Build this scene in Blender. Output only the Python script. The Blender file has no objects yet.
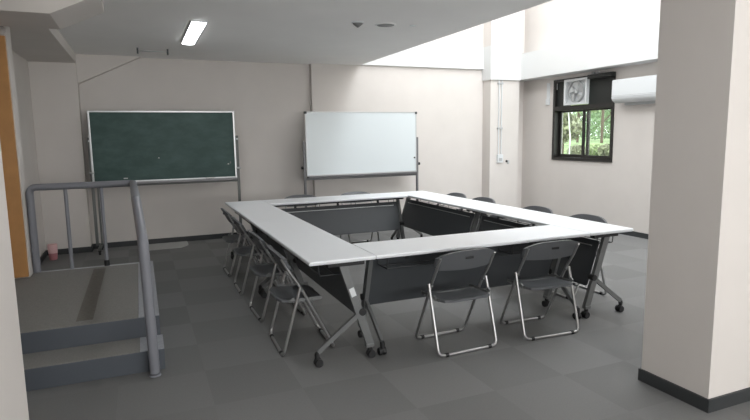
import bpy, bmesh, math, random
from mathutils import Vector, Matrix
random.seed(7)
S = bpy.context.scene
COL = S.collection
PI = math.pi

# ---------------------------------------------------------------- materials
def mat(name, col, rough=0.6, metal=0.0, spec=0.5, noise=0.0, nscale=30, bump=0.0, bscale=200, emit=None, estr=0):
    m = bpy.data.materials.new(name); m.use_nodes = True
    nt = m.node_tree; b = nt.nodes['Principled BSDF']
    b.inputs['Base Color'].default_value = (*col, 1)
    b.inputs['Roughness'].default_value = rough
    b.inputs['Metallic'].default_value = metal
    b.inputs['Specular IOR Level'].default_value = spec
    tc = nt.nodes.new('ShaderNodeTexCoord')
    if noise:
        n = nt.nodes.new('ShaderNodeTexNoise'); n.inputs['Scale'].default_value = nscale; n.inputs['Detail'].default_value = 4
        nt.links.new(tc.outputs['Object'], n.inputs['Vector'])
        r = nt.nodes.new('ShaderNodeValToRGB')
        r.color_ramp.elements[0].position = .3; r.color_ramp.elements[1].position = .7
        r.color_ramp.elements[0].color = (*[c*(1-noise) for c in col], 1)
        r.color_ramp.elements[1].color = (*[min(1, c*(1+noise)) for c in col], 1)
        nt.links.new(n.outputs['Fac'], r.inputs['Fac']); nt.links.new(r.outputs['Color'], b.inputs['Base Color'])
    if bump:
        n2 = nt.nodes.new('ShaderNodeTexNoise'); n2.inputs['Scale'].default_value = bscale
        nt.links.new(tc.outputs['Object'], n2.inputs['Vector'])
        bp = nt.nodes.new('ShaderNodeBump'); bp.inputs['Strength'].default_value = bump; bp.inputs['Distance'].default_value = .002
        nt.links.new(n2.outputs['Fac'], bp.inputs['Height']); nt.links.new(bp.outputs['Normal'], b.inputs['Normal'])
    if emit:
        b.inputs['Emission Color'].default_value = (*emit, 1); b.inputs['Emission Strength'].default_value = estr
    return m

def carpet_tiles():
    m = bpy.data.materials.new('carpet_tiles'); m.use_nodes = True
    nt = m.node_tree; b = nt.nodes['Principled BSDF']; L = nt.links
    tc = nt.nodes.new('ShaderNodeTexCoord')
    mp = nt.nodes.new('ShaderNodeMapping'); mp.inputs['Location'].default_value = (.12, .2, 0.01)
    L.new(tc.outputs['Object'], mp.inputs['Vector'])
    ck = nt.nodes.new('ShaderNodeTexChecker'); ck.inputs['Scale'].default_value = 2.0
    ck.inputs['Color1'].default_value = (.163, .163, .161, 1); ck.inputs['Color2'].default_value = (.184, .184, .182, 1)
    L.new(mp.outputs['Vector'], ck.inputs['Vector'])
    # every tile a touch different: snapped coordinates drive white noise
    sn = nt.nodes.new('ShaderNodeVectorMath'); sn.operation = 'SNAP'; sn.inputs[1].default_value = (.5, .5, .5)
    L.new(mp.outputs['Vector'], sn.inputs[0])
    wn = nt.nodes.new('ShaderNodeTexWhiteNoise'); L.new(sn.outputs['Vector'], wn.inputs['Vector'])
    ns = nt.nodes.new('ShaderNodeTexNoise'); ns.inputs['Scale'].default_value = 90; ns.inputs['Detail'].default_value = 3
    L.new(tc.outputs['Object'], ns.inputs['Vector'])
    ma = nt.nodes.new('ShaderNodeMath'); ma.operation = 'MULTIPLY_ADD'; ma.inputs[1].default_value = .10; ma.inputs[2].default_value = .86
    L.new(wn.outputs['Value'], ma.inputs[0])
    mb = nt.nodes.new('ShaderNodeMath'); mb.operation = 'MULTIPLY_ADD'; mb.inputs[1].default_value = .18
    L.new(ns.outputs['Fac'], mb.inputs[0]); L.new(ma.outputs[0], mb.inputs[2])
    vm = nt.nodes.new('ShaderNodeVectorMath'); vm.operation = 'SCALE'
    L.new(ck.outputs['Color'], vm.inputs[0]); L.new(mb.outputs[0], vm.inputs['Scale'])
    L.new(vm.outputs['Vector'], b.inputs['Base Color'])
    b.inputs['Roughness'].default_value = .7; b.inputs['Specular IOR Level'].default_value = .35
    bp = nt.nodes.new('ShaderNodeBump'); bp.inputs['Strength'].default_value = .25; bp.inputs['Distance'].default_value = .003
    n3 = nt.nodes.new('ShaderNodeTexNoise'); n3.inputs['Scale'].default_value = 350
    L.new(tc.outputs['Object'], n3.inputs['Vector']); L.new(n3.outputs['Fac'], bp.inputs['Height']); L.new(bp.outputs['Normal'], b.inputs['Normal'])
    return m

def chalk_green():
    m = mat('chalkboard_green', (.03, .085, .075), .55)
    nt = m.node_tree; b = nt.nodes['Principled BSDF']; L = nt.links
    tc = nt.nodes.new('ShaderNodeTexCoord')
    mp = nt.nodes.new('ShaderNodeMapping'); mp.inputs['Scale'].default_value = (1.5, 1, 3)
    L.new(tc.outputs['Object'], mp.inputs['Vector'])
    n = nt.nodes.new('ShaderNodeTexNoise'); n.inputs['Scale'].default_value = 2.4; n.inputs['Detail'].default_value = 7; n.inputs['Roughness'].default_value = .62
    L.new(mp.outputs['Vector'], n.inputs['Vector'])
    r = nt.nodes.new('ShaderNodeValToRGB')
    r.color_ramp.elements[0].position = .4; r.color_ramp.elements[0].color = (.018, .056, .049, 1)
    r.color_ramp.elements[1].position = .78; r.color_ramp.elements[1].color = (.050, .098, .088, 1)
    L.new(n.outputs['Fac'], r.inputs['Fac']); L.new(r.outputs['Color'], b.inputs['Base Color'])
    return m

M = dict(
    wall=mat('wall_paint', (.645, .607, .575), .85, noise=.02, nscale=3, bump=.12, bscale=140),
    beam=mat('beam_paint', (.66, .665, .66), .8),
    ceil=mat('ceiling_paint', (.90, .89, .875), .9, noise=.015, nscale=2),
    base=mat('baseboard_vinyl', (.035, .038, .04), .5),
    carpet=carpet_tiles(),
    tread=mat('tread_carpet', (.205, .20, .19), .9, noise=.12, nscale=120, bump=.3),
    riser=mat('riser_vinyl', (.075, .085, .10), .5),
    nosing=mat('nosing_strip', (.32, .33, .36), .45, noise=.12, nscale=60),
    metaledge=mat('metal_edge', (.36, .37, .39), .4, .6),
    railp=mat('rail_paint', (.21, .215, .24), .35),
    blackrub=mat('black_rubber', (.012, .012, .013), .6),
    white=mat('table_laminate', (.83, .85, .875), .38),
    edge=mat('table_edging', (.66, .68, .70), .45),
    legm=mat('leg_metal', (.17, .175, .175), .42, .35),
    dark=mat('dark_metal', (.035, .037, .04), .45, .2),
    panel=mat('modesty_panel', (.050, .055, .060), .5),
    chrome=mat('chair_tube', (.44, .44, .44), .32, .9),
    plas=mat('chair_plastic', (.098, .103, .11), .42),
    green=chalk_green(),
    grille=mat('grille_grey', (.20, .20, .195), .6),
    alu=mat('aluminium', (.50, .51, .51), .35, .7),
    standm=mat('stand_paint', (.12, .125, .12), .45, .3),
    standg=mat('stand_grey', (.17, .17, .175), .45, .4),
    wb=mat('whiteboard_steel', (.68, .73, .745), .22),
    plw=mat('white_plastic', (.66, .68, .69), .4),
    plg=mat('grey_plastic', (.42, .43, .43), .5),
    frame=mat('window_bronze', (.022, .020, .018), .4, .3),
    pblack=mat('black_board', (.012, .014, .012), .6),
    orange=mat('orange_wood', (.46, .23, .08), .5, noise=.08, nscale=8),
    pink=mat('pink_plastic', (.78, .50, .50), .5),
    red=mat('red_plastic', (.5, .2, .22), .5),
    mat_=mat('mat_grey', (.42, .42, .41), .8, noise=.05, nscale=40),
    band=mat('dark_band', (.135, .127, .112), .85, noise=.15, nscale=40),
    lamp=mat('lamp_diffuser', (.9, .9, .9), .5, emit=(.95, .98, 1), estr=9.0),
    chalk=mat('chalk', (.7, .7, .68), .9),
    grass=mat('grass', (.25, .34, .15), .9, noise=.5, nscale=3),
    path=mat('pale_path', (.75, .72, .62), .9),
    bark=mat('bark', (.12, .085, .06), .9),
    barkw=mat('pale_bark', (.7, .72, .7), .9),
    leaf1=mat('leaf_light', (.42, .52, .26), .6, noise=.4, nscale=2),
    leaf2=mat('leaf_mid', (.26, .38, .20), .6, noise=.4, nscale=2),
    leaf3=mat('leaf_dull', (.30, .32, .20), .6, noise=.4, nscale=2),
)
def glass():
    m = bpy.data.materials.new('window_glass'); m.use_nodes = True
    nt = m.node_tree; nt.nodes.clear()
    o = nt.nodes.new('ShaderNodeOutputMaterial'); t = nt.nodes.new('ShaderNodeBsdfTransparent'); t.inputs[0].default_value = (.96, .98, .97, 1)
    g = nt.nodes.new('ShaderNodeBsdfGlossy'); g.inputs['Roughness'].default_value = .02
    x = nt.nodes.new('ShaderNodeMixShader'); x.inputs[0].default_value = .05
    nt.links.new(t.outputs[0], x.inputs[1]); nt.links.new(g.outputs[0], x.inputs[2]); nt.links.new(x.outputs[0], o.inputs[0])
    return m
M['glass'] = glass()

# ---------------------------------------------------------------- mesh helpers
def box(bm, x0, x1, y0, y1, z0, z1, bev=0.0, seg=2):
    vs = [bm.verts.new((x, y, z)) for x in (x0, x1) for y in (y0, y1) for z in (z0, z1)]
    q = [(0, 1, 3, 2), (4, 6, 7, 5), (0, 4, 5, 1), (2, 3, 7, 6), (0, 2, 6, 4), (1, 5, 7, 3)]
    fs = [bm.faces.new([vs[i] for i in f]) for f in q]
    if bev:
        es = list({e for f in fs for e in f.edges})
        bmesh.ops.bevel(bm, geom=es, offset=bev, segments=seg, affect='EDGES', profile=.5)

def prism(bm, pts, fn, t0, t1, bev=0.0):
    """closed polygon pts (a,b) swept from t0 to t1; fn(a,b,t)->xyz"""
    A = [bm.verts.new(fn(a, b, t0)) for a, b in pts]; B = [bm.verts.new(fn(a, b, t1)) for a, b in pts]
    n = len(pts); fs = [bm.faces.new(A), bm.faces.new(B[::-1])]
    for i in range(n): fs.append(bm.faces.new((A[i], B[i], B[(i+1) % n], A[(i+1) % n])))
    if bev:
        es = list({e for f in fs[:2] for e in f.edges})
        bmesh.ops.bevel(bm, geom=es, offset=bev, segments=2, affect='EDGES', profile=.5)

def fillet(pts, r, n=6):
    P = [Vector(q) for q in pts]
    out = [P[0]]
    for i in range(1, len(P)-1):
        a, b, c = P[i-1], P[i], P[i+1]
        u = (a-b).normalized(); v = (c-b).normalized()
        ang = u.angle(v)
        d = min(r/math.tan(ang/2), (a-b).length*.49, (c-b).length*.49)
        p0 = b+u*d; p2 = b+v*d
        for k in range(n+1):
            t = k/n
            out.append(p0*(1-t)**2 + b*2*t*(1-t) + p2*t*t)
    out.append(P[-1])
    return out

def tube(bm, pts, r, seg=12, closed=False, fil=0.0, sx=1.0):
    P = fillet(pts, fil) if fil else [Vector(q) for q in pts]
    n = len(P); rings = []
    T = []
    for i in range(n):
        if closed: t = P[(i+1) % n]-P[i-1]
        else: t = P[min(i+1, n-1)]-P[max(i-1, 0)]
        T.append(t.normalized())
    ref = Vector((0, 0, 1)) if abs(T[0].z) < .9 else Vector((0, 1, 0))
    N = (ref - T[0]*ref.dot(T[0])).normalized()
    for i in range(n):
        N = (N - T[i]*N.dot(T[i])).normalized(); B = T[i].cross(N)
        rings.append([bm.verts.new(P[i]+(N*math.cos(2*PI*k/seg)*sx+B*math.sin(2*PI*k/seg))*r) for k in range(seg)])
    for i in range(n if closed else n-1):
        a, b = rings[i], rings[(i+1) % n]
        for k in range(seg): bm.faces.new((a[k], a[(k+1) % seg], b[(k+1) % seg], b[k]))
    if not closed:
        bm.faces.new(rings[0][::-1]); bm.faces.new(rings[-1])

def bar(bm, a, b, w, h, up=(0, 0, 1)):
    """rectangular bar from a to b, w across, h along up"""
    a, b = Vector(a), Vector(b); t = (b-a).normalized(); up = Vector(up)
    s = t.cross(up).normalized(); u = s.cross(t)
    v = [bm.verts.new(p+s*i*w/2+u*j*h/2) for p in (a, b) for i, j in ((-1, -1), (1, -1), (1, 1), (-1, 1))]
    for f in ((3, 2, 1, 0), (4, 5, 6, 7), (0, 1, 5, 4), (1, 2, 6, 5), (2, 3, 7, 6), (3, 0, 4, 7)): bm.faces.new([v[i] for i in f])

def lathe(bm, prof, c=(0, 0, 0), axis='Z', seg=24, ring_=False):
    c = Vector(c); rings = []
    for r, z in prof:
        ring = []
        for k in range(seg):
            a = 2*PI*k/seg; x, y = r*math.cos(a), r*math.sin(a)
            v = {'Z': (x, y, z), 'X': (z, x, y), 'Y': (x, z, y)}[axis]
            ring.append(bm.verts.new(c+Vector(v)))
        rings.append(ring)
    for a, b in zip(rings, rings[1:]):
        for k in range(seg): bm.faces.new((a[k], a[(k+1) % seg], b[(k+1) % seg], b[k]))
    if ring_:
        a, b = rings[-1], rings[0]
        for k in range(seg): bm.faces.new((a[k], a[(k+1) % seg], b[(k+1) % seg], b[k]))
    else: bm.faces.new(rings[0][::-1]); bm.faces.new(rings[-1])

def obj(name, bm, m, parent=None, loc=(0, 0, 0), smooth=True):
    bmesh.ops.recalc_face_normals(bm, faces=bm.faces)
    me = bpy.data.meshes.new(name); bm.to_mesh(me); bm.free()
    for k in (m if isinstance(m, (list, tuple)) else [m]): me.materials.append(M[k])
    if smooth:
        for f in me.polygons: f.use_smooth = True
        me.set_sharp_from_angle(angle=math.radians(35))
    o = bpy.data.objects.new(name, me); COL.objects.link(o); o.location = loc
    if smooth: wn = o.modifiers.new('weighted_normals', 'WEIGHTED_NORMAL'); wn.keep_sharp = True
    if parent: o.parent = parent
    return o
BM = bmesh.new
def tag(o, label, cat, group=None):
    o['label'] = label; o['category'] = cat
    if group: o['group'] = group
    return o
def thing(name, label, cat, loc=(0, 0, 0), rz=0, group=None):
    o = bpy.data.objects.new(name, None); COL.objects.link(o); o.empty_display_size = .1
    o.location = loc; o.rotation_euler = (0, 0, rz)
    return tag(o, label, cat, group)
def struct(name, bm, m, smooth=False):
    o = obj(name, bm, m, smooth=smooth); o['kind'] = 'structure'; return o
def copy_tree(o, parent=None):
    c = o.copy(); COL.objects.link(c)
    if parent: c.parent = parent
    for ch in list(o.children): copy_tree(ch, c)
    return c

# ---------------------------------------------------------------- setting
CZ = 2.56            # low ceiling
YB, YR = 5.08, 4.98  # back wall, left and right part
XR = 5.47            # window wall
XE = 2.33            # edge of the low ceiling
TOP = 6.6
bm = BM(); box(bm, -4.2, 5.7, -7.2, 5.4, -.12, 0); struct('floor', bm, 'carpet')
# low ceiling slab
bm = BM(); box(bm, -4.2, XE, -7.2, 5.4, CZ, CZ+.45); struct('ceiling', bm, 'ceil')
bm = BM(); box(bm, XE, 5.7, -7.2, -1.1, CZ, CZ+.45); struct('ceiling_front', bm, 'ceil')
# high ceiling over the void with a skylight opening
bm = BM()
SX0, SX1, SY0, SY1 = 3.5, 5.0, -.6, 4.4
box(bm, XE-.2, SX0, -1.3, 5.4, TOP, TOP+.15); box(bm, SX1, 5.7, -1.3, 5.4, TOP, TOP+.15)
box(bm, SX0, SX1, -1.3, SY0, TOP, TOP+.15); box(bm, SX0, SX1, SY1, 5.4, TOP, TOP+.15)
struct('ceiling_high', bm, 'ceil')
bm = BM()
for q in ((-1.1, -.2, CZ+.45, TOP), (4.0, YR, CZ+.45, TOP), (-.2, 4.0, CZ+.45, 4.1), (-.2, 4.0, 5.7, TOP)): box(bm, XE-.2, XE, *q)
struct('wall_void_left', bm, 'wall')
added_win4 = struct('added_window_4', (lambda b: ([box(b, XE-.12, XE-.06, *q) for q in ((-.2, -.15, 4.1, 5.7), (3.95, 4.0, 4.1, 5.7), (-.15, 3.95, 4.1, 4.15), (-.15, 3.95, 5.65, 5.7), (1.87, 1.92, 4.15, 5.65))], b)[1])(BM()), 'frame')  # unseen opening added so more light reaches the right wall
bm = BM()
for q in ((XE, 2.6, CZ+.45, TOP), (5.3, XR, CZ+.45, TOP), (2.6, 5.3, CZ+.45, 3.3), (2.6, 5.3, 6.0, TOP)): box(bm, q[0], q[1], -1.3, -1.1, q[2], q[3])
struct('wall_void_front', bm, 'wall')
added_win3 = struct('added_window_3', (lambda b: ([box(b, *q[:2], -1.22, -1.16, *q[2:]) for q in ((2.6, 2.65, 3.3, 6), (5.25, 5.3, 3.3, 6), (2.65, 5.25, 3.3, 3.35), (2.65, 5.25, 5.95, 6), (3.92, 3.97, 3.35, 5.95))], b)[1])(BM()), 'frame')  # unseen opening added for evener light on the void walls
# back wall: left part, nearer right part, corner column
bm = BM(); box(bm, -4.2, 1.55, YB, YB+.3, 0, CZ); box(bm, 1.55, 5.7, YR, YB+.3, 0, TOP)
struct('wall_back', bm, 'wall')
bm = BM(); box(bm, 4.61, 5.2, 4.75, YR, 0, TOP); struct('wall_column', bm, 'wall')
# right wall with the window hole
WY0, WY1, WZ0, WZ1 = 2.90, 4.18, 1.03, 2.33
bm = BM()
box(bm, XR, XR+.2, -7.2, WY0, 0, TOP); box(bm, XR, XR+.2, WY1, YR, 0, TOP)
box(bm, XR, XR+.2, WY0, WY1, 0, WZ0); box(bm, XR, XR+.2, WY0, WY1, WZ1, TOP)
struct('wall_right', bm, 'wall')
# left wall, door opening side, recess and corner column
bm = BM(); box(bm, -4.2, -1.87, 2.37, 2.56, 0, CZ); box(bm, -4.2, -2.1, 2.56, YB, 0, CZ); box(bm, -4.2, -2.62, -.95, 2.36, 0, CZ)
box(bm, -2.62, -1.87, 2.30, 2.36, 2.40, CZ)
struct('wall_left', bm, 'wall')
bm = BM(); box(bm, -2.1, -1.58, 4.88, YB, 0, CZ); struct('wall_corner', bm, 'wall')
bm = BM(); box(bm, -4.2, -1.35, -7.0, -.95, 0, CZ); struct('wall_entry', bm, 'wall')
bm = BM()
for q in ((-4.2, -1.2, 0, CZ), (4.4, 5.7, 0, CZ), (-1.2, 4.4, 0, .8), (-1.2, 4.4, 2.3, CZ)): box(bm, q[0], q[1], -7.2, -7.0, q[2], q[3])
struct('wall_front', bm, 'wall')
added_win2 = struct('added_window_2', (lambda b: ([box(b, *q[:2], -7.12, -7.06, *q[2:]) for q in ((-1.2, -1.15, .8, 2.3), (4.35, 4.4, .8, 2.3), (-1.15, 4.35, .8, .85), (-1.15, 4.35, 2.25, 2.3), (.2, .25, .85, 2.25), (1.58, 1.63, .85, 2.25), (2.95, 3.0, .85, 2.25))], b)[1])(BM()), 'frame')  # opening added behind the camera for fill light
bm = BM(); box(bm, 1.745, 2.33, -1.37, -.95, 0, CZ); struct('wall_pillar', bm, 'wall')
# beams (trim)
bm = BM(); box(bm, -2.1, -1.575, 1.9, 4.88, 2.44, CZ); struct('trim_1', bm, 'wall')
bm = BM(); prism(bm, [(-2.62, 2.335), (-1.42, 2.335), (-1.10, 2.485), (-1.10, CZ), (-2.62, CZ)], lambda a, b, t: (a, t, b), 1.3, 1.9); struct('trim_2', bm, 'wall')
bm = BM(); prism(bm, [(-1.58, 2.19), (-.81, CZ), (-1.58, CZ)], lambda a, b, t: (a, t, b), 4.95, YB); struct('trim_3', bm, 'wall')
bm = BM(); box(bm, 5.2, XR, -1.1, YR, 2.385, 2.82); struct('trim_4', bm, 'beam')
bm = BM(); box(bm, 4.585, 5.2, 4.715, 4.75, 2.375, 2.93); box(bm, 4.585, 4.61, 4.75, YR, 2.375, 2.93); struct('trim_5', bm, 'beam')
bm = BM(); box(bm, XE, 4.585, YR-.05, YR, 2.565, 2.92); struct('trim_6', bm, 'beam')
bm = BM(); box(bm, -2.62, -1.50, -.95, 1.3, 2.44, CZ); struct('trim_7', bm, 'wall')
# baseboards
def base(name, *segs):
    bm = BM()
    for s in segs: box(bm, *s, 0, .072)
    struct(name, bm, 'base')
base('baseboard_back', (-1.58, 1.55, YB-.012, YB), (1.55, 4.61, YR-.012, YR), (1.538, 1.55, YR-.012, YB-.012), (4.598, 5.2, 4.738, 4.75), (4.598, 4.61, 4.75, YR-.012))
base('baseboard_corner', (-2.088, -1.568, 4.868, 4.88), (-1.58, -1.568, 4.88, YB-.012))
base('baseboard_left', (-2.1, -2.088, 2.57, 4.868))
base('baseboard_right', (XR-.012, XR, -6.9, 4.97))
base('baseboard_pillar', (1.733, 1.745, -1.382, -.938), (1.745, 2.342, -1.382, -1.37), (1.745, 2.342, -.95, -.938), (2.33, 2.342, -1.37, -.95))
base('baseboard_entry', (-1.35, -1.338, -6.9, -.938))

# orange sliding door facing the platform
dr = struct('door_1', (lambda b: (box(b, -2.60, -1.877, 2.335, 2.369, .285, 2.335, .003), b)[1])(BM()), 'orange')
bm = BM(); box(bm, -2.52, -2.48, 2.331, 2.336, 1.1, 1.3, .002); obj('door_handle', bm, 'alu', dr, smooth=False)
bm = BM(); box(bm, -2.62, -1.872, 2.32, 2.369, 2.345, 2.365); struct('trim_9', bm, 'wall')
bm = BM(); box(bm, -2.62, -1.872, 2.29, 2.30, 2.40, 2.418); struct('trim_8', bm, 'dark')

# ---------------------------------------------------------------- window
win = struct('window_1', (lambda b: ([box(b, XR-.02, XR+.12, *q) for q in (
    (WY0, WY0+.045, WZ0, WZ1), (WY1-.05, WY1, WZ0, WZ1), (WY0+.045, WY1-.05, WZ0, WZ0+.045), (WY0+.045, WY1-.05, WZ1-.04, WZ1),
    (WY0+.045, WY1-.05, 1.83, 1.90))], b)[1])(BM()), 'frame')
def sash(y0, y1, x, s=.04):
    b = BM(); z0, z1 = WZ0+.045, 1.83
    for q in ((y0, y0+s, z0, z1), (y1-s, y1, z0, z1), (y0+s, y1-s, z0, z0+s), (y0+s, y1-s, z1-s*.6, z1)): box(b, x-.013, x+.013, *q)
    f = obj('window_sash', b, 'frame', win, smooth=False)
    b = BM(); box(b, x-.003, x+.003, y0+s, y1-s, z0+s, z1-s*.6); obj('pane', b, 'glass', f, smooth=False)
sash(3.46, WY1-.05, XR+.085, .05); sash(WY0+.045, 3.56, XR+.045, .045)
bm = BM(); box(bm, XR+.02, XR+.035, WY0+.045, 3.43, 1.90, WZ1-.04); box(bm, XR+.02, XR+.035, 3.83, WY1-.05, 1.90, WZ1-.04)
obj('blackout_panel', bm, 'pblack', win, smooth=False)
bm = BM(); box(bm, XR-.09, XR-.02, WY0-.02, 3.36, WZ1-.06, WZ1, .004); obj('blind_box', bm, 'pblack', win)
bm = BM(); tube(bm, [(XR-.03, 4.08, 2.27), (XR-.03, 4.08, 2.17)], .006); obj('window_latch', bm, 'plg', win)

# extractor fan in the upper window
fan = thing('extractor_fan', 'white square extractor fan set in the upper part of the dark window', 'fan', (XR-.02, 3.63, 1.905))
bm = BM(); H = .40; W2 = .245
for q in ((-W2, -W2+.035, 0, H), (W2-.035, W2, 0, H), (-W2+.035, W2-.035, 0, .035), (-W2+.035, W2-.035, H-.035, H)): box(bm, -.055, 0, *q, .004)
obj('fan_frame', bm, 'plw', fan)
bm = BM(); box(bm, .0, .012, -W2+.01, W2-.01, .01, H-.01); obj('back_plate', bm, 'plw', fan)
bm = BM(); lathe(bm, [(.165, -.05), (.168, -.01), (.16, -.01), (.157, -.05)], (0, 0, H/2), 'X', 32, True); obj('shroud', bm, 'plg', fan)
bm = BM(); lathe(bm, [(.0, -.05), (.03, -.048), (.036, -.035), (.036, -.012)], (0, 0, H/2), 'X', 20); obj('hub', bm, 'plg', fan)
for k in range(5):
    bm = BM(); a0 = 2*PI*k/5+.3; grid = []
    for i in range(5):
        r = .034+.115*i/4; row = []
        for j in range(5):
            w = (.35+.28*i/4)*(j/4-.5)*1.6; a = a0+w
            row.append((-.03+.014*(j/4-.5)*2*(1), r*math.cos(a), H/2+r*math.sin(a)))
        grid.append(row)
    for s in (0, .003):
        G = [[bm.verts.new((x+s, y, z)) for x, y, z in row] for row in grid]
        for i in range(4):
            for j in range(4): bm.faces.new((G[i][j], G[i+1][j], G[i+1][j+1], G[i][j+1]))
    obj('fan_blade', bm, 'plg', fan)

# hinge clips above the window
for y_, w_, lab in ((3.30, .05, 'larger grey metal clip on the wall above the window'), (3.225, .036, 'smaller grey metal clip on the wall above the dark blind box')):
    bm = BM(); box(bm, XR-.05, XR, y_-w_/2, y_+w_/2, 2.335, 2.372, .004); lathe(bm, [(.006, 0), (.006, .012)], (XR-.03, y_, 2.325), 'Z', 10)
    tag(obj('window_clip', bm, 'plg'), lab, 'clip')
# wall switch box and cable
t = thing('cable_cover', 'slim white cable box on the wall left of the window', 'cable box', (XR, 4.31, 1.94))
bm = BM(); box(bm, -.03, 0, -.035, .045, 0, .10, .005); obj('box_body', bm, 'plw', t)
bm = BM(); box(bm, -.02, 0, -.03, .035, .10, .36, .003); obj('conduit', bm, 'plw', t)

# air conditioner
ac = thing('air_conditioner', 'white wall mounted air conditioner right of the window', 'air conditioner', (XR, 2.34, 1.86))
bm = BM()
prof = [(0, .04), (0, .335), (-.19, .335), (-.205, .330), (-.213, .315), (-.215, .085), (-.20, .05), (-.15, .015), (-.03, .02)]
prism(bm, prof, lambda a, b, t: (a, t, b), -.42, .42, .006); obj('housing', bm, 'plw', ac)
bm = BM(); prism(bm, [(-.2165, .095), (-.2195, .095), (-.196, .045), (-.137, .012), (-.135, .016), (-.193, .048)], lambda a, b, t: (a, t, b), -.38, .38); obj('louver', bm, 'plw', ac)
bm = BM(); box(bm, -.2175, -.214, -.415, .415, .108, .112); obj('panel_seam', bm, 'plg', ac)
bm = BM(); box(bm, -.09, 0, -.36, .30, -.02, .045, .004); obj('shade_strip', bm, 'plg', ac)  # grey strip stands in for the shade under the unit

# conduits and outlet on the corner column
t = thing('outlet_box', 'white electrical box with twin conduits on the corner column', 'electrical box', (4.80, 4.75, 1.0))
bm = BM(); box(bm, -.055, .055, -.045, 0, -.02, .12, .006); obj('box_body', bm, 'plw', t)
bm = BM(); box(bm, -.03, .03, -.052, -.044, .01, .06, .003); obj('cover_plate', bm, 'plg', t)
for dx in (-.03, .025):
    bm = BM(); tube(bm, [(dx, -.018, .11), (dx*1.05, -.018, 1.375)], .009); obj('conduit', bm, 'plw', t)
for z in (.55, 1.30):
    bm = BM(); box(bm, -.055, .05, -.03, 0, z, z+.03, .003); obj('pipe_clip', bm, 'plg', t)
t = thing('wall_plug', 'small dark socket plug beside the white electrical box', 'plug', (4.95, 4.75, 1.0))
bm = BM(); lathe(bm, [(.016, 0), (.018, -.012), (.012, -.03)], (0, 0, 0), 'Y', 16); obj('plug_body', bm, 'blackrub', t)
bm = BM(); box(bm, .02, .06, -.008, 0, -.05, .015, .003); obj('socket_plate', bm, 'plg', t)

# ---------------------------------------------------------------- ceiling things
lamps = [(-.315, 2.995, 0), (-.315, .66, 0), (-.315, -1.6, 1), (-.315, -4.2, 1), (1.2, -2.6, 1), (3.6, -3.0, 1)]
for i, (x, y, off) in enumerate(lamps):
    lab = ['lit white strip lamp on the ceiling, the one nearer the chalkboard', 'lit white strip lamp at the top edge of the view'][i] if i < 2 else 'lit white strip lamp on the ceiling behind the camera'
    t = thing('ceiling_lamp', lab, 'lamp', (x, y, CZ-.022), 0, 'strip lamps on the low ceiling')
    bm = BM(); box(bm, -.075, .075, -.64, .64, .008, .05, .003); obj('lamp_housing', bm, 'plw', t)
    bm = BM(); prism(bm, [(-.067, .01), (-.062, .001), (-.02, -.004), (.02, -.004), (.062, .001), (.067, .01)], lambda a, b, tt: (a, tt, b), -.63, .63); obj('lamp_diffuser', bm, 'lamp', t)
t = thing('ceiling_speaker', 'round grey speaker grille set in the low ceiling', 'speaker', (1.42, 1.96, CZ))
bm = BM(); lathe(bm, [(.105, 0), (.105, -.006), (.092, -.010), (.090, -.004)], seg=32); obj('rim', bm, 'ceil', t)
bm = BM(); lathe(bm, [(.088, -.003), (.085, -.009), (.02, -.011)], seg=32); obj('grille', bm, 'grille', t)
t = thing('smoke_detector', 'small cone shaped detector on the ceiling left of the speaker', 'detector', (1.12, 1.95, CZ))
bm = BM(); lathe(bm, [(.06, 0), (.06, -.010)], seg=24); obj('detector_base', bm, 'plw', t)
bm = BM(); lathe(bm, [(.05, -.010), (.045, -.02), (.012, -.045), (.004, -.05)], seg=24); obj('detector_head', bm, 'grille', t)
bm = BM(); lathe(bm, [(.035, 0), (.03, -.008), (.01, -.01)], (1.70, 1.92, CZ), seg=20)
tag(obj('ceiling_sensor', bm, 'plw'), 'tiny white disc on the ceiling right of the round speaker', 'sensor')
t = thing('hanging_rail', 'thin bar on two short brackets below the ceiling near the back wall', 'rail', (-.68, 4.2, CZ))
bm = BM(); tube(bm, [(-.165, 0, -.035), (.17, 0, -.035)], .006, 8); obj('rail_bar', bm, 'plg', t)
for dx in (-.17, .17):
    bm = BM(); box(bm, dx-.010, dx+.010, -.02, .02, -.07, 0, .003); obj('bracket', bm, 'dark', t)

# ---------------------------------------------------------------- platform, steps and handrail
X0, X1 = -2.615, -.86
t = thing('step_platform', 'low grey carpeted platform with two steps below the handrail', 'platform', (-.86, .44, 0))
def pl(name, m, *a, bev=0.0, par=None):
    b = BM(); box(b, a[0]+.86, a[1]+.86, a[2]-.44, a[3]-.44, a[4], a[5], bev); return obj(name, b, m, par or t, smooth=bool(bev))
s1 = pl('lower_step', 'riser', X0, X1+.012, .44, .712, 0, .135, bev=.004)
s2 = pl('upper_step', 'riser', X0, X1, .712, 2.33, 0, .275, bev=.004)
pl('upper_step', 'riser', -1.865, X1, 2.33, 2.53, 0, .275)
pl('tread_carpet', 'tread', X0+.005, -.99, .442, .71, .135, .14)
pl('tread_carpet', 'tread', X0+.005, -.99, .714, 2.33, .275, .28)
pl('tread_carpet', 'tread', -1.865, -.99, 2.33, 2.50, .275, .28)
pl('nosing_strip', 'nosing', -.99, X1+.012, .44, .71, .135, .1415, bev=.002)
pl('nosing_strip', 'nosing', -.99, X1, .714, 2.50, .275, .2815, bev=.002)
pl('edge_trim', 'metaledge', -1.865, X1, 2.50, 2.532, .25, .285, bev=.004)
bm = BM(); box(bm, -.05, .05, -.8, .8, 0, .002)  # thin darker strip laid along the platform carpet
tag(obj('carpet_band', bm, 'band', loc=(-1.32, 1.60, .2803)), 'dark strip running down the platform carpet', 'band')

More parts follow.
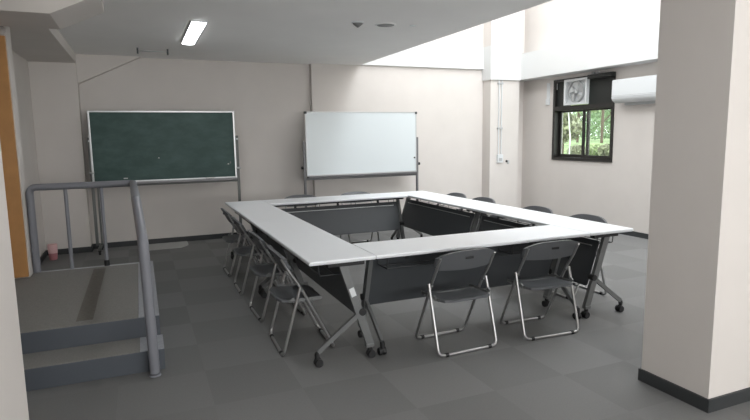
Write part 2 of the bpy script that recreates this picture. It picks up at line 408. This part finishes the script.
hr = thing('handrail', 'grey painted tubular handrail around the carpeted platform', 'handrail', (-.93, 2.5, .28))
def H_(q): return (q[0]+.93, q[1]-2.5, q[2]-.28)
RX = -.912; R_ = .031
bm = BM(); tube(bm, [H_(q) for q in ((-1.835, 2.505, .285), (-1.835, 2.505, 1.055), (-.985, 2.505, 1.055), (-.955, .93, 1.055), (-.928, .36, .86), (RX, .36, .02))], R_, 18, fil=.055)
obj('rail_tube', bm, 'railp', hr)
for x in (-1.555, -1.262):
    bm = BM(); tube(bm, [H_((x, 2.505, .285)), H_((x, 2.505, 1.04))], .0165, 14); b_ = obj('baluster', bm, 'railp', hr)
    if x > -1.3:
        bm = BM(); lathe(bm, [(.024, 0), (.024, .05), (.018, .055)], H_((x, 2.505, .285)), seg=16); obj('rubber_foot', bm, 'blackrub', b_)
bm = BM(); lathe(bm, [(.035, 0), (.035, .008), (.032, .012)], H_((RX, .36, 0)), seg=20); obj('foot_plate', bm, 'railp', hr)

# ---------------------------------------------------------------- tables
LT, WT, HT = 1.8, .45, .70
def make_table():
    """local: long side along X (0..L), outer edge y=0, inner edge y=W"""
    t = thing('folding_table', 'x', 'table', group='white topped wheeled tables in the square')
    bm = BM(); box(bm, .0015, LT-.0015, .0015, WT-.0015, HT-.026, HT, .007, 3); top = obj('tabletop', bm, 'white', t)
    bm = BM(); box(bm, .0005, LT-.0005, .0005, WT-.0005, HT-.022, HT-.007, .004); obj('edge_band', bm, 'edge', top)
    bm = BM(); box(bm, .06, LT-.06, .235, .275, HT-.066, HT-.028, .003); obj('top_rail', bm, 'dark', t)
    for sx, xl in ((1, .055), (-1, LT-.055)):
        bm = BM()
        bar(bm, (xl, .235, .655), (xl, .420, .085), .052, .030, up=(1, 0, 0))
        box(bm, xl-.02, xl+.02, .385, .44, .075, .10, .004)
        leg = obj('leg', bm, 'legm', t)
        bm = BM(); bar(bm, (xl+sx*.0, .36, .325), (xl+sx*.0, .055, .095), .030, .022, up=(1, 0, 0)); obj('strut', bm, 'legm', leg)
        bm = BM(); lathe(bm, [(.024, -.024), (.024, .024)], (xl, .362, .325), 'X', 18); obj('pivot_knob', bm, 'blackrub', leg)
        bm = BM(); box(bm, xl-.025, xl+.025, .13, .38, HT-.056, HT-.0265, .006); obj('top_bracket', bm, 'blackrub', leg)
        for y in (.05, .415):
            bm = BM()
            for d in (-.014, .014):
                lathe(bm, [(.012, d-.011), (.025, d-.011), (.0275, d-.006), (.0275, d+.006), (.025, d+.011), (.012, d+.011)], (xl, y+.008, .0275), 'X', 20)
            tube(bm, [(xl-.02, y+.008, .0275), (xl+.02, y+.008, .0275)], .006, 8)
            prism(bm, [(-.02, .030), (.026, .030), (.020, .058), (.012, .07), (-.014, .07)], lambda a, b, tt: (xl+tt, y+a, b), -.004, .004)
            lathe(bm, [(.015, .055), (.017, .08), (.014, .095)], (xl, y, 0), 'Z', 14)
            obj('caster', bm, 'blackrub', leg)
    # slanted modesty panel in the plane of the leg posts
    bm = BM()
    def pp(u, s, d): # u along X, s along slope from top, d thickness
        p0 = Vector((0, .268, .605)); dn = Vector((0, .308, -.951)); n = Vector((0, .951, .308))
        q = p0+dn*s+n*d; return (u, q.y, q.z)
    prism(bm, [(.085, 0), (LT-.085, 0), (LT-.085, .36), (LT-.10, .375), (.10, .375), (.085, .36)], lambda a, b, tt: pp(a, b, tt), 0, .012, .003)
    pn = obj('modesty_panel', bm, 'panel', t)
    bm = BM(); prism(bm, [(.14, .045), (LT-.14, .045), (LT-.14, .053), (.14, .053)], lambda a, b, tt: pp(a, b, tt), .012, .022, .002); obj('panel_rail', bm, 'alu', pn)
    for x in (.35, .9, 1.45):
        bm = BM(); bar(bm, (x, .255, HT-.05), (x, .275, .59), .03, .008); obj('panel_bracket', bm, 'dark', pn)
    # book rack rods under the top
    bm = BM()
    for y in (.11, .20): tube(bm, [(.12, y, .575), (LT-.12, y, .575)], .004, 8)
    for x in (.12, .66, 1.14, LT-.12): tube(bm, [(x, .09, HT-.03), (x, .10, .575), (x, .262, .575), (x, .262, .63)], .004, 8, fil=.01)
    obj('book_rack', bm, 'dark', t)
    return t
proto = make_table()
tabs = [  # loc, rz, mirrored? -> placed so that the outer edge faces out
    ((.45, 0, 0), 0, 'wheeled table closing the near side of the square, facing the camera'),
    ((0, 1.8, 0), -PI/2, 'wheeled table on the left side of the square, nearer the camera'),
    ((0, 3.6, 0), -PI/2, 'wheeled table on the left side of the square, farther one by the chalkboard'),
    ((2.7, 0, 0), PI/2, 'wheeled table on the right side of the square, nearer the pillar'),
    ((2.7, 1.8, 0), PI/2, 'wheeled table on the right side of the square, farther from the camera'),
    ((2.25, 3.6, 0), PI, 'wheeled table closing the far side of the square before the whiteboard'),
]
for i, (loc, rz, lab) in enumerate(tabs):
    t = proto if i == 0 else copy_tree(proto)
    t.location = loc; t.rotation_euler = (0, 0, rz); t['label'] = 'white topped ' + lab
    if i == 1:
        lf = [c for c in t.children if c.name.startswith('leg')][1]
        b = BM()   # white sticker on the outer face of the near post
        d = Vector((0, .185, -.57)).normalized(); c = Vector((LT-.055, .235, .655))+d*.20
        bar(b, c+Vector((.0158, 0, 0))-d*.03, c+Vector((.0158, 0, 0))+d*.03, .034, .0012, up=(1, 0, 0))
        k = obj('sticker', b, 'plw', lf); k['label'] = 'white sticker'

# ---------------------------------------------------------------- folding chairs
def make_chair():
    """local: sitter faces +Y, rear loop on the floor at y=-.16"""
    t = thing('folding_chair', 'x', 'chair', group='grey folding chairs around the tables')
    r = .0105
    W = .214
    bm = BM()   # long frame: back top to front floor loop
    tube(bm, [(-W, -.162, .670), (-W, -.108, .57), (-W+.004, -.036, .46), (-W+.006, .188, .0115), (W-.006, .188, .0115), (W-.004, -.036, .46), (W, -.108, .57), (W, -.162, .670)], r, 12, fil=.045)
    obj('front_frame', bm, 'chrome', t)
    bm = BM()   # short frame: seat to rear floor loop
    V = W+.021
    tube(bm, [(-V+.002, -.045, .475), (-V, -.178, .0115), (V, -.178, .0115), (V-.002, -.045, .475)], r, 12, fil=.05)
    obj('rear_frame', bm, 'chrome', t)
    for x in (-.15, .15):
        bm = BM(); lathe(bm, [(.0135, -.012), (.0135, .012)], (x*1.15, -.178, .0135), 'X', 12); obj('rubber_foot', bm, 'blackrub', t)
        bm = BM(); lathe(bm, [(.0135, -.012), (.0135, .012)], (x, .188, .0135), 'X', 12); obj('rubber_foot', bm, 'blackrub', t)
    bm = BM()
    for s in (-1, 1):
        lathe(bm, [(.010, -.020), (.010, .020)], (s*(W+.008), -.042, .455), 'X', 12)
        bar(bm, (s*(W+.004), -.085, .395), (s*(W+.004), -.11, .38), .010, .024)
        bar(bm, (s*(W-.014), -.12, .376), (s*(W-.014), .11, .376), .004, .022)
    tube(bm, [(-W, .05, .37), (W, .05, .37)], .007, 8)
    obj('hinge_bracket', bm, 'legm', t)
    # seat pan: rounded, slightly dished
    bm = BM(); nx, ny = 14, 12; top = []; bot = []
    for j in range(ny+1):
        v = j/ny; y = -.190+.315*v; a = []; b = []
        hw = .188-.004*v
        e = min(v, 1-v)*.385; c = .06
        if e < c: hw -= c-math.sqrt(max(0, c*c-(c-e)**2))
        for i in range(nx+1):
            u = i/nx*2-1; x = u*hw
            z = .378-.010*(1-u*u)*math.sin(PI*v) + (.012*(1-v)**2)
            if v > .85: z -= .012*((v-.85)/.15)**2
            ee = 1-max(abs(u), abs(2*v-1)); 
            if ee < .08: z -= .006*(1-ee/.08)
            a.append(bm.verts.new((x, y, z))); b.append(bm.verts.new((x, y, z-.022 if ee > .01 else z-.016)))
        top.append(a); bot.append(b)
    for g, fl in ((top, 0), (bot, 1)):
        for j in range(ny):
            for i in range(nx): bm.faces.new((g[j][i], g[j][i+1], g[j+1][i+1], g[j+1][i]))
    for j in range(ny):
        bm.faces.new((top[j][0], top[j+1][0], bot[j+1][0], bot[j][0])); bm.faces.new((top[j][nx], bot[j][nx], bot[j+1][nx], top[j+1][nx]))
    for i in range(nx):
        bm.faces.new((top[0][i], bot[0][i], bot[0][i+1], top[0][i+1])); bm.faces.new((top[ny][i], top[ny][i+1], bot[ny][i+1], bot[ny][i]))
    obj('seat', bm, 'plas', t)
    # backrest: curved shell with arched top edge wrapped over the tube ends
    bm = BM(); nx, nz = 16, 8; F = []; K = []
    for j in range(nz+1):
        v = j/nz; a = []; b = []
        for i in range(nx+1):
            u = i/nx*2-1
            hw = .236-.010*(1-v)
            zt = .712-.045*abs(u)**3.2; zb = .578-.012*(1-u*u)
            if abs(u) > .88: zb += .02*((abs(u)-.88)/.12)**2
            z = zb+(zt-zb)*v; x = u*hw
            y = -.100-.52*(z-.56)-.028*(1-u*u)+.012
            a.append(bm.verts.new((x, y+.010, z))); b.append(bm.verts.new((x, y-.012, z)))
        F.append(a); K.append(b)
    for g in (F, K):
        for j in range(nz):
            for i in range(nx): bm.faces.new((g[j][i], g[j][i+1], g[j+1][i+1], g[j+1][i]))
    for j in range(nz):
        bm.faces.new((F[j][0], F[j+1][0], K[j+1][0], K[j][0])); bm.faces.new((F[j][nx], K[j][nx], K[j+1][nx], F[j+1][nx]))
    for i in range(nx):
        bm.faces.new((F[0][i], K[0][i], K[0][i+1], F[0][i+1])); bm.faces.new((F[nz][i], F[nz][i+1], K[nz][i+1], K[nz][i]))
    es = [e for e in bm.edges if e.calc_face_angle(0) > 1.0]
    bmesh.ops.bevel(bm, geom=es, offset=.005, segments=2, affect='EDGES', profile=.5)
    obj('backrest', bm, 'plas', t)
    bm = BM(); box(bm, -.03, .03, -.186, -.178, .650, .666, .002); obj('grip_slot', bm, 'blackrub', t)
    return t
cp = make_chair()
chairs = [
    (1.048, .025, 2, 'grey folding chair at the near table, left of the pair nearest the camera'),
    (1.765, .008, -3, 'grey folding chair at the near table, right one of the pair, closer to the pillar'),
    (.070, .515, -92, 'grey folding chair on the left side of the square, nearest to the camera'),
    (.07, 1.28, -89, 'grey folding chair on the left side of the square, second from the camera'),
    (.065, 2.13, -91, 'grey folding chair on the left side of the square, third from the camera'),
    (.065, 2.87, -90, 'grey folding chair on the left side of the square, farthest by the chalkboard'),
    (2.705, .66, 89, 'grey folding chair on the right side of the square, nearest the pillar'),
    (2.705, 1.36, 90, 'grey folding chair on the right side of the square, second from the pillar'),
    (2.705, 2.34, 91, 'grey folding chair on the right side of the square, third from the pillar'),
    (2.705, 2.96, 90, 'grey folding chair on the right side of the square, farthest from the pillar'),
    (1.0, 3.655, 180, 'grey folding chair behind the far table, left one of the pair'),
    (1.775, 3.655, 180, 'grey folding chair behind the far table, right one in front of the whiteboard'),
]
for i, (x, y, a, lab) in enumerate(chairs):
    c = cp if i == 0 else copy_tree(cp)
    c.location = (x, y, 0); c.rotation_euler = (0, 0, math.radians(a)); c['label'] = lab

# ---------------------------------------------------------------- chalkboard on stand
def stand_foot(t, x, m, y0=-.28, y1=.28):
    bm = BM(); bar(bm, (x, y0, .075), (x, y1, .075), .035, .03); f = obj('foot', bm, m, t)
    for y in (y0+.02, y1-.02):
        bm = BM(); lathe(bm, [(.01, -.014), (.026, -.012), (.026, .012), (.01, .014)], (x, y, .026), 'X', 18)
        box(bm, x-.018, x+.018, y-.012, y+.012, .04, .062, .003); obj('caster', bm, 'blackrub', f)
t = thing('chalkboard', 'green chalkboard on a wheeled stand against the back wall', 'chalkboard', (-.575, 4.72, 0))
bw, z0, z1 = .90, .925, 1.825
bm = BM(); box(bm, -bw, bw, -.012, .010, z0, z1); obj('board', bm, 'green', t, smooth=False)
bm = BM()
for q in ((-bw-.012, -bw+.012, z0-.012, z1+.012), (bw-.012, bw+.012, z0-.012, z1+.012), (-bw+.012, bw-.012, z1-.008, z1+.012), (-bw+.012, bw-.012, z0-.012, z0+.008)):
    box(bm, q[0], q[1], -.020, .014, q[2], q[3], .003)
obj('board_frame', bm, 'alu', t)
bm = BM(); prism(bm, [(-.085, .0), (-.085, -.03), (0, -.05), (.02, -.05), (.02, -.012), (0, -.012), (-.07, -.005)], lambda a, b, tt: (tt, a-.012, z0+b-.002), -bw, bw); obj('chalk_tray', bm, 'standg', t)
for s in (-1, 1):
    x = s*(bw+.045)+(.03 if s < 0 else -.01)
    bm = BM(); box(bm, x-.018, x+.018, -.005, .03, .10, 1.50, .004); 
    if s < 0: box(bm, x+.035, x+.06, .12, .145, .09, .90, .003)
    p = obj('post', bm, 'standm', t)
    bm = BM(); lathe(bm, [(.012, 0), (.012, -.01)], (x, -.006, 1.455), 'Y', 14); obj('screw_cap', bm, 'plw', p)
    bm = BM(); lathe(bm, [(.01, 0), (.016, -.015*s), (.016, -.03*s)] if 0 else [(.014, -.03), (.014, .03)], (x-s*.0, -.02, 1.05), 'X', 14); obj('tilt_knob', bm, 'alu', p)
    stand_foot(t, x+(.03 if s < 0 else 0), 'standm', -.15, .25)
bm = BM(); box(bm, -bw-.03, bw+.03, .0, .025, .86, .90, .003); obj('cross_bar', bm, 'standm', t)
for (x, z, w, h) in ((-.52, .965, .05, .012), (.83, 1.13, .012, .03), (-.1, 1.22, .012, .012), (.80, 1.11, .02, .01)):
    bm = BM(); box(bm, x-w/2, x+w/2, -.0135, -.012, z-h/2, z+h/2); k = obj('chalk_mark', bm, 'chalk' if h < .02 else 'standg', t, smooth=False)
bm = BM(); tube(bm, [(-.08, 4.65, .928), (.02, 4.655, .928)], .008, 8)
tag(obj('chalk_stick', bm, 'chalk'), 'white piece of chalk lying in the chalkboard tray', 'chalk')

# ---------------------------------------------------------------- whiteboard on stand
t = thing('whiteboard', 'white magnetic board on a wheeled stand right of the chalkboard', 'whiteboard', (2.225, 4.62, 0))
bw, z0, z1 = .895, .905, 1.82
bm = BM(); box(bm, -bw, bw, -.012, .010, z0, z1); obj('board', bm, 'wb', t, smooth=False)
bm = BM()
for q in ((-bw-.006, -bw+.006, z0-.01, z1+.01), (bw-.006, bw+.006, z0-.01, z1+.01), (-bw+.006, bw-.006, z1-.004, z1+.01), (-bw+.006, bw-.006, z0-.01, z0+.008)):
    box(bm, q[0], q[1], -.017, .014, q[2], q[3], .002)
obj('board_frame', bm, 'alu', t)
for sx in (-1, 1):
    bm = BM(); box(bm, sx*bw-.018, sx*bw+.018, -.022, .016, z1-.022, z1+.014, .005); obj('corner_cap', bm, 'dark', t)
bm = BM(); prism(bm, [(-.075, .0), (-.075, -.022), (0, -.035), (.02, -.035), (.02, -.012), (0, -.012), (-.062, -.004)], lambda a, b, tt: (tt, a-.012, z0+b-.004), -bw, bw); obj('pen_tray', bm, 'standg', t)
bm = BM(); box(bm, -bw-.03, bw+.03, .0, .03, .835, .868, .003); obj('cross_bar', bm, 'standg', t)
for s in (-1, 1):
    x = s*(bw+.028)
    bm = BM(); box(bm, x-.016, x+.016, -.005, .03, .09, 1.40 if s < 0 else 1.44, .004); p = obj('post', bm, 'standg', t)
    bm = BM(); lathe(bm, [(.012, 0), (.022, .012), (.022, .03), (.01, .036)] if s > 0 else [(.01, -.036), (.022, -.03), (.022, -.012), (.012, 0)], (x+s*.016, .012, 1.02), 'X', 14); obj('tilt_knob', bm, 'blackrub', p)
    stand_foot(t, x, 'standg', -.25, .25)
bm = BM(); lathe(bm, [(.014, -.013), (.012, -.022)], (.865, 0, 1.12), 'Y', 14); obj('magnet', bm, 'dark', t)

# ---------------------------------------------------------------- small things on the floor
t = thing('waste_pot', 'small pink and red cylindrical pot in the left floor corner', 'pot', (-1.98, 4.56, 0))
bm = BM(); lathe(bm, [(.042, 0), (.045, .01), (.05, .085)], seg=24); obj('pot_base', bm, 'red', t)
bm = BM(); lathe(bm, [(.052, .085), (.056, .19), (.050, .195), (.046, .19)], seg=24); obj('pot_sleeve', bm, 'pink', t)
bm = BM(); pts = [(-.97, 4.60), (-.47, 4.60)] + [(-.56+.20*math.sin(a), 4.82-.22*math.cos(a)) for a in [PI*.1*k for k in range(2, 6)]] + [(-.36, 5.06), (-.97, 5.06)]
prism(bm, pts, lambda a, b, tt: (a, b, tt), 0, .006, .001)
tag(obj('floor_mat', bm, 'mat_'), 'pale grey round cornered mat on the floor below the chalkboard', 'mat')

# ---------------------------------------------------------------- outside
def gz(x): return .128*min(max(x-6.0, 0), 8.5)
bm = BM(); xs = [5.8, 6.0, 8, 10, 12, 14.5, 20, 60]
lo = [bm.verts.new((x, -20, gz(x))) for x in xs]; hi = [bm.verts.new((x, 60, gz(x))) for x in xs]
for i in range(len(xs)-1): bm.faces.new((lo[i], lo[i+1], hi[i+1], hi[i]))
o = obj('ground_outside', bm, 'grass', smooth=False); o['kind'] = 'structure'
bm = BM(); A_ = [(9.6, 4), (9.9, 8), (10.1, 11), (10.6, 14), (11, 22)]
v0 = [bm.verts.new((x-.6, y, gz(x-.6)+.02)) for x, y in A_]; v1 = [bm.verts.new((x+.9, y, gz(x+.9)+.02)) for x, y in A_]
for i in range(4): bm.faces.new((v0[i], v1[i], v1[i+1], v0[i+1]))
o = obj('path_outside', bm, 'path', smooth=False); o['kind'] = 'structure'
def leaves(bm, c, r, n, s, squash=.8):
    for _ in range(n):
        while True:
            v = Vector((random.uniform(-1, 1), random.uniform(-1, 1), random.uniform(-1, 1)))
            if .25 < v.length < 1: break
        v = Vector((v.x*r, v.y*r, v.z*r*squash))+Vector(c)
        a = Vector((random.gauss(0, 1), random.gauss(0, 1), random.gauss(0, 1))).normalized()
        b = a.orthogonal().normalized(); d = a.cross(b); k = s*random.uniform(.6, 1.3)
        bm.faces.new([bm.verts.new(v+b*k), bm.verts.new(v+d*k*.5), bm.verts.new(v-b*k), bm.verts.new(v-d*k*.5)])
def tree(x, y, h, r, lm, label, bark='bark', tr=.12, low=.45):
    t = thing('garden_tree', label, 'tree', (x, y, gz(x)), 0, 'trees outside the window')
    bm = BM()
    tube(bm, [(0, 0, 0), (.05, .03, h*.3), (-.05, .05, h*.62), (.05, 0, h*.9)], tr, 10)
    for k in range(5):
        a = k*1.3; z = h*(low-.05+.09*k); tube(bm, [(0, 0, z), (r*.35*math.cos(a), r*.35*math.sin(a), z+.35), (r*.75*math.cos(a), r*.75*math.sin(a), z+.7)], tr*.4, 6)
    obj('trunk', bm, bark, t)
    bm = BM()
    for k in range(9):
        a = random.uniform(0, 2*PI); q = random.uniform(0, .6)*r
        leaves(bm, (q*math.cos(a), q*math.sin(a), h*random.uniform(low, .95)), r*.6, 750, .10)
    obj('foliage', bm, lm, t, smooth=False)
def at(u, r):
    a = .401+math.atan((u-375)/551.455); return -.915+r*math.sin(a), -3.207+r*math.cos(a)
tree(*at(562, 19), 4.0, 1.0, 'leaf3', 'dull green tree at the left edge of the window glass', low=.2, tr=.05)
tree(*at(577, 24), 5.2, 1.5, 'leaf1', 'light green tree in the left window pane', low=.2, tr=.05)
tree(*at(588, 31), 6.5, 2.1, 'leaf2', 'far darker green tree behind the window mullion', low=.12, tr=.07)
tree(*at(601, 22), 4.8, 1.2, 'leaf1', 'light green tree in the right window pane', low=.2, tr=.05)
tree(*at(613, 27), 5.6, 1.7, 'leaf2', 'darker green tree at the right edge of the window glass', low=.15, tr=.07)
tree(*at(569, 15.5), 3.0, .35, 'leaf1', 'slim pale barked sapling outside the left window pane', 'barkw', .015, .6)
for i, (u, r_, r, lm, lab) in enumerate(((577, 18.5, .30, 'leaf3', 'low olive bush outside the left window pane'), (595, 18.5, .28, 'leaf1', 'low bright bush outside just right of the mullion'), (608, 18, .30, 'leaf3', 'low olive bush outside the right window pane'), (567, 38, 1.5, 'leaf2', 'far dark bush behind the garden trees on the left'), (604, 39, 1.5, 'leaf2', 'far dark bush behind the garden trees on the right'))):
    x, y = at(u, r_)
    t = thing('garden_bush', lab, 'bush', (x, y, gz(x)), 0, 'bushes outside the window')
    bm = BM(); leaves(bm, (0, 0, r*.5), r, 1500, .05 if r < 1 else .1, .7); obj('foliage', bm, lm, t, smooth=False)
    bm = BM()
    for k in range(4): tube(bm, [(0, 0, 0), (r*.4*math.cos(k*1.6), r*.4*math.sin(k*1.6), r*.6)], .02, 6)
    obj('stem', bm, 'bark', t)

# ---------------------------------------------------------------- light
w = bpy.data.worlds.new('sky'); S.world = w; w.use_nodes = True
bg = w.node_tree.nodes['Background']; bg.inputs[0].default_value = (.92, .97, 1, 1); bg.inputs[1].default_value = 3.0
def area(name, loc, sx, sy, power, rot=(0, 0, 0), col=(1, 1, 1)):
    l = bpy.data.lights.new(name, 'AREA'); l.shape = 'RECTANGLE'; l.size = sx; l.size_y = sy; l.energy = power; l.color = col
    o = bpy.data.objects.new(name, l); COL.objects.link(o); o.location = loc; o.rotation_euler = rot; return o
area('skylight', ((SX0+SX1)/2, (SY0+SY1)/2, TOP+.05), SX1-SX0, SY1-SY0, 100, col=(.93, .97, 1))
area('added_high_fill', (3.95, -1.35, 4.6), 2.6, 2.6, 95, rot=(PI/2-.15, 0, 0), col=(.93, .97, 1))  # added source, spreads light evenly over the void walls
area('added_side_fill', (XE-.25, 1.9, 4.9), 1.6, 4.2, 45, rot=(0, -PI/2+.25, 0), col=(.95, .98, 1))  # added fill for the right wall and its beam
area('added_rear_fill', (1.6, -7.35, 1.35), 5.5, 1.4, 235, rot=(PI/2+1.05, 0, 0), col=(1, .98, .96))  # added fill from behind, tilted up to brighten the ceiling

# ---------------------------------------------------------------- camera
f, pitch, roll, yaw = 551.455, .133, -.015, .401
F = Vector((math.sin(yaw)*math.cos(pitch), math.cos(yaw)*math.cos(pitch), -math.sin(pitch)))
R = Vector((math.cos(yaw), -math.sin(yaw), 0)); U = R.cross(F)
R2 = R*math.cos(roll)+U*math.sin(roll); U2 = -R*math.sin(roll)+U*math.cos(roll)
cam = bpy.data.cameras.new('camera'); co = bpy.data.objects.new('camera', cam); COL.objects.link(co)
mw = Matrix((R2, U2, -F)).transposed().to_4x4(); mw.translation = (-.915, -3.207, 1.463)
co.matrix_world = mw
cam.sensor_fit = 'HORIZONTAL'; cam.sensor_width = 36; cam.lens = f/750*36; cam.clip_start = .05
S.camera = co
S.view_settings.view_transform = 'Standard'; S.view_settings.look = 'None'
S.view_settings.gamma = 1; S.view_settings.use_curve_mapping = False; S.view_settings.exposure = 0.45
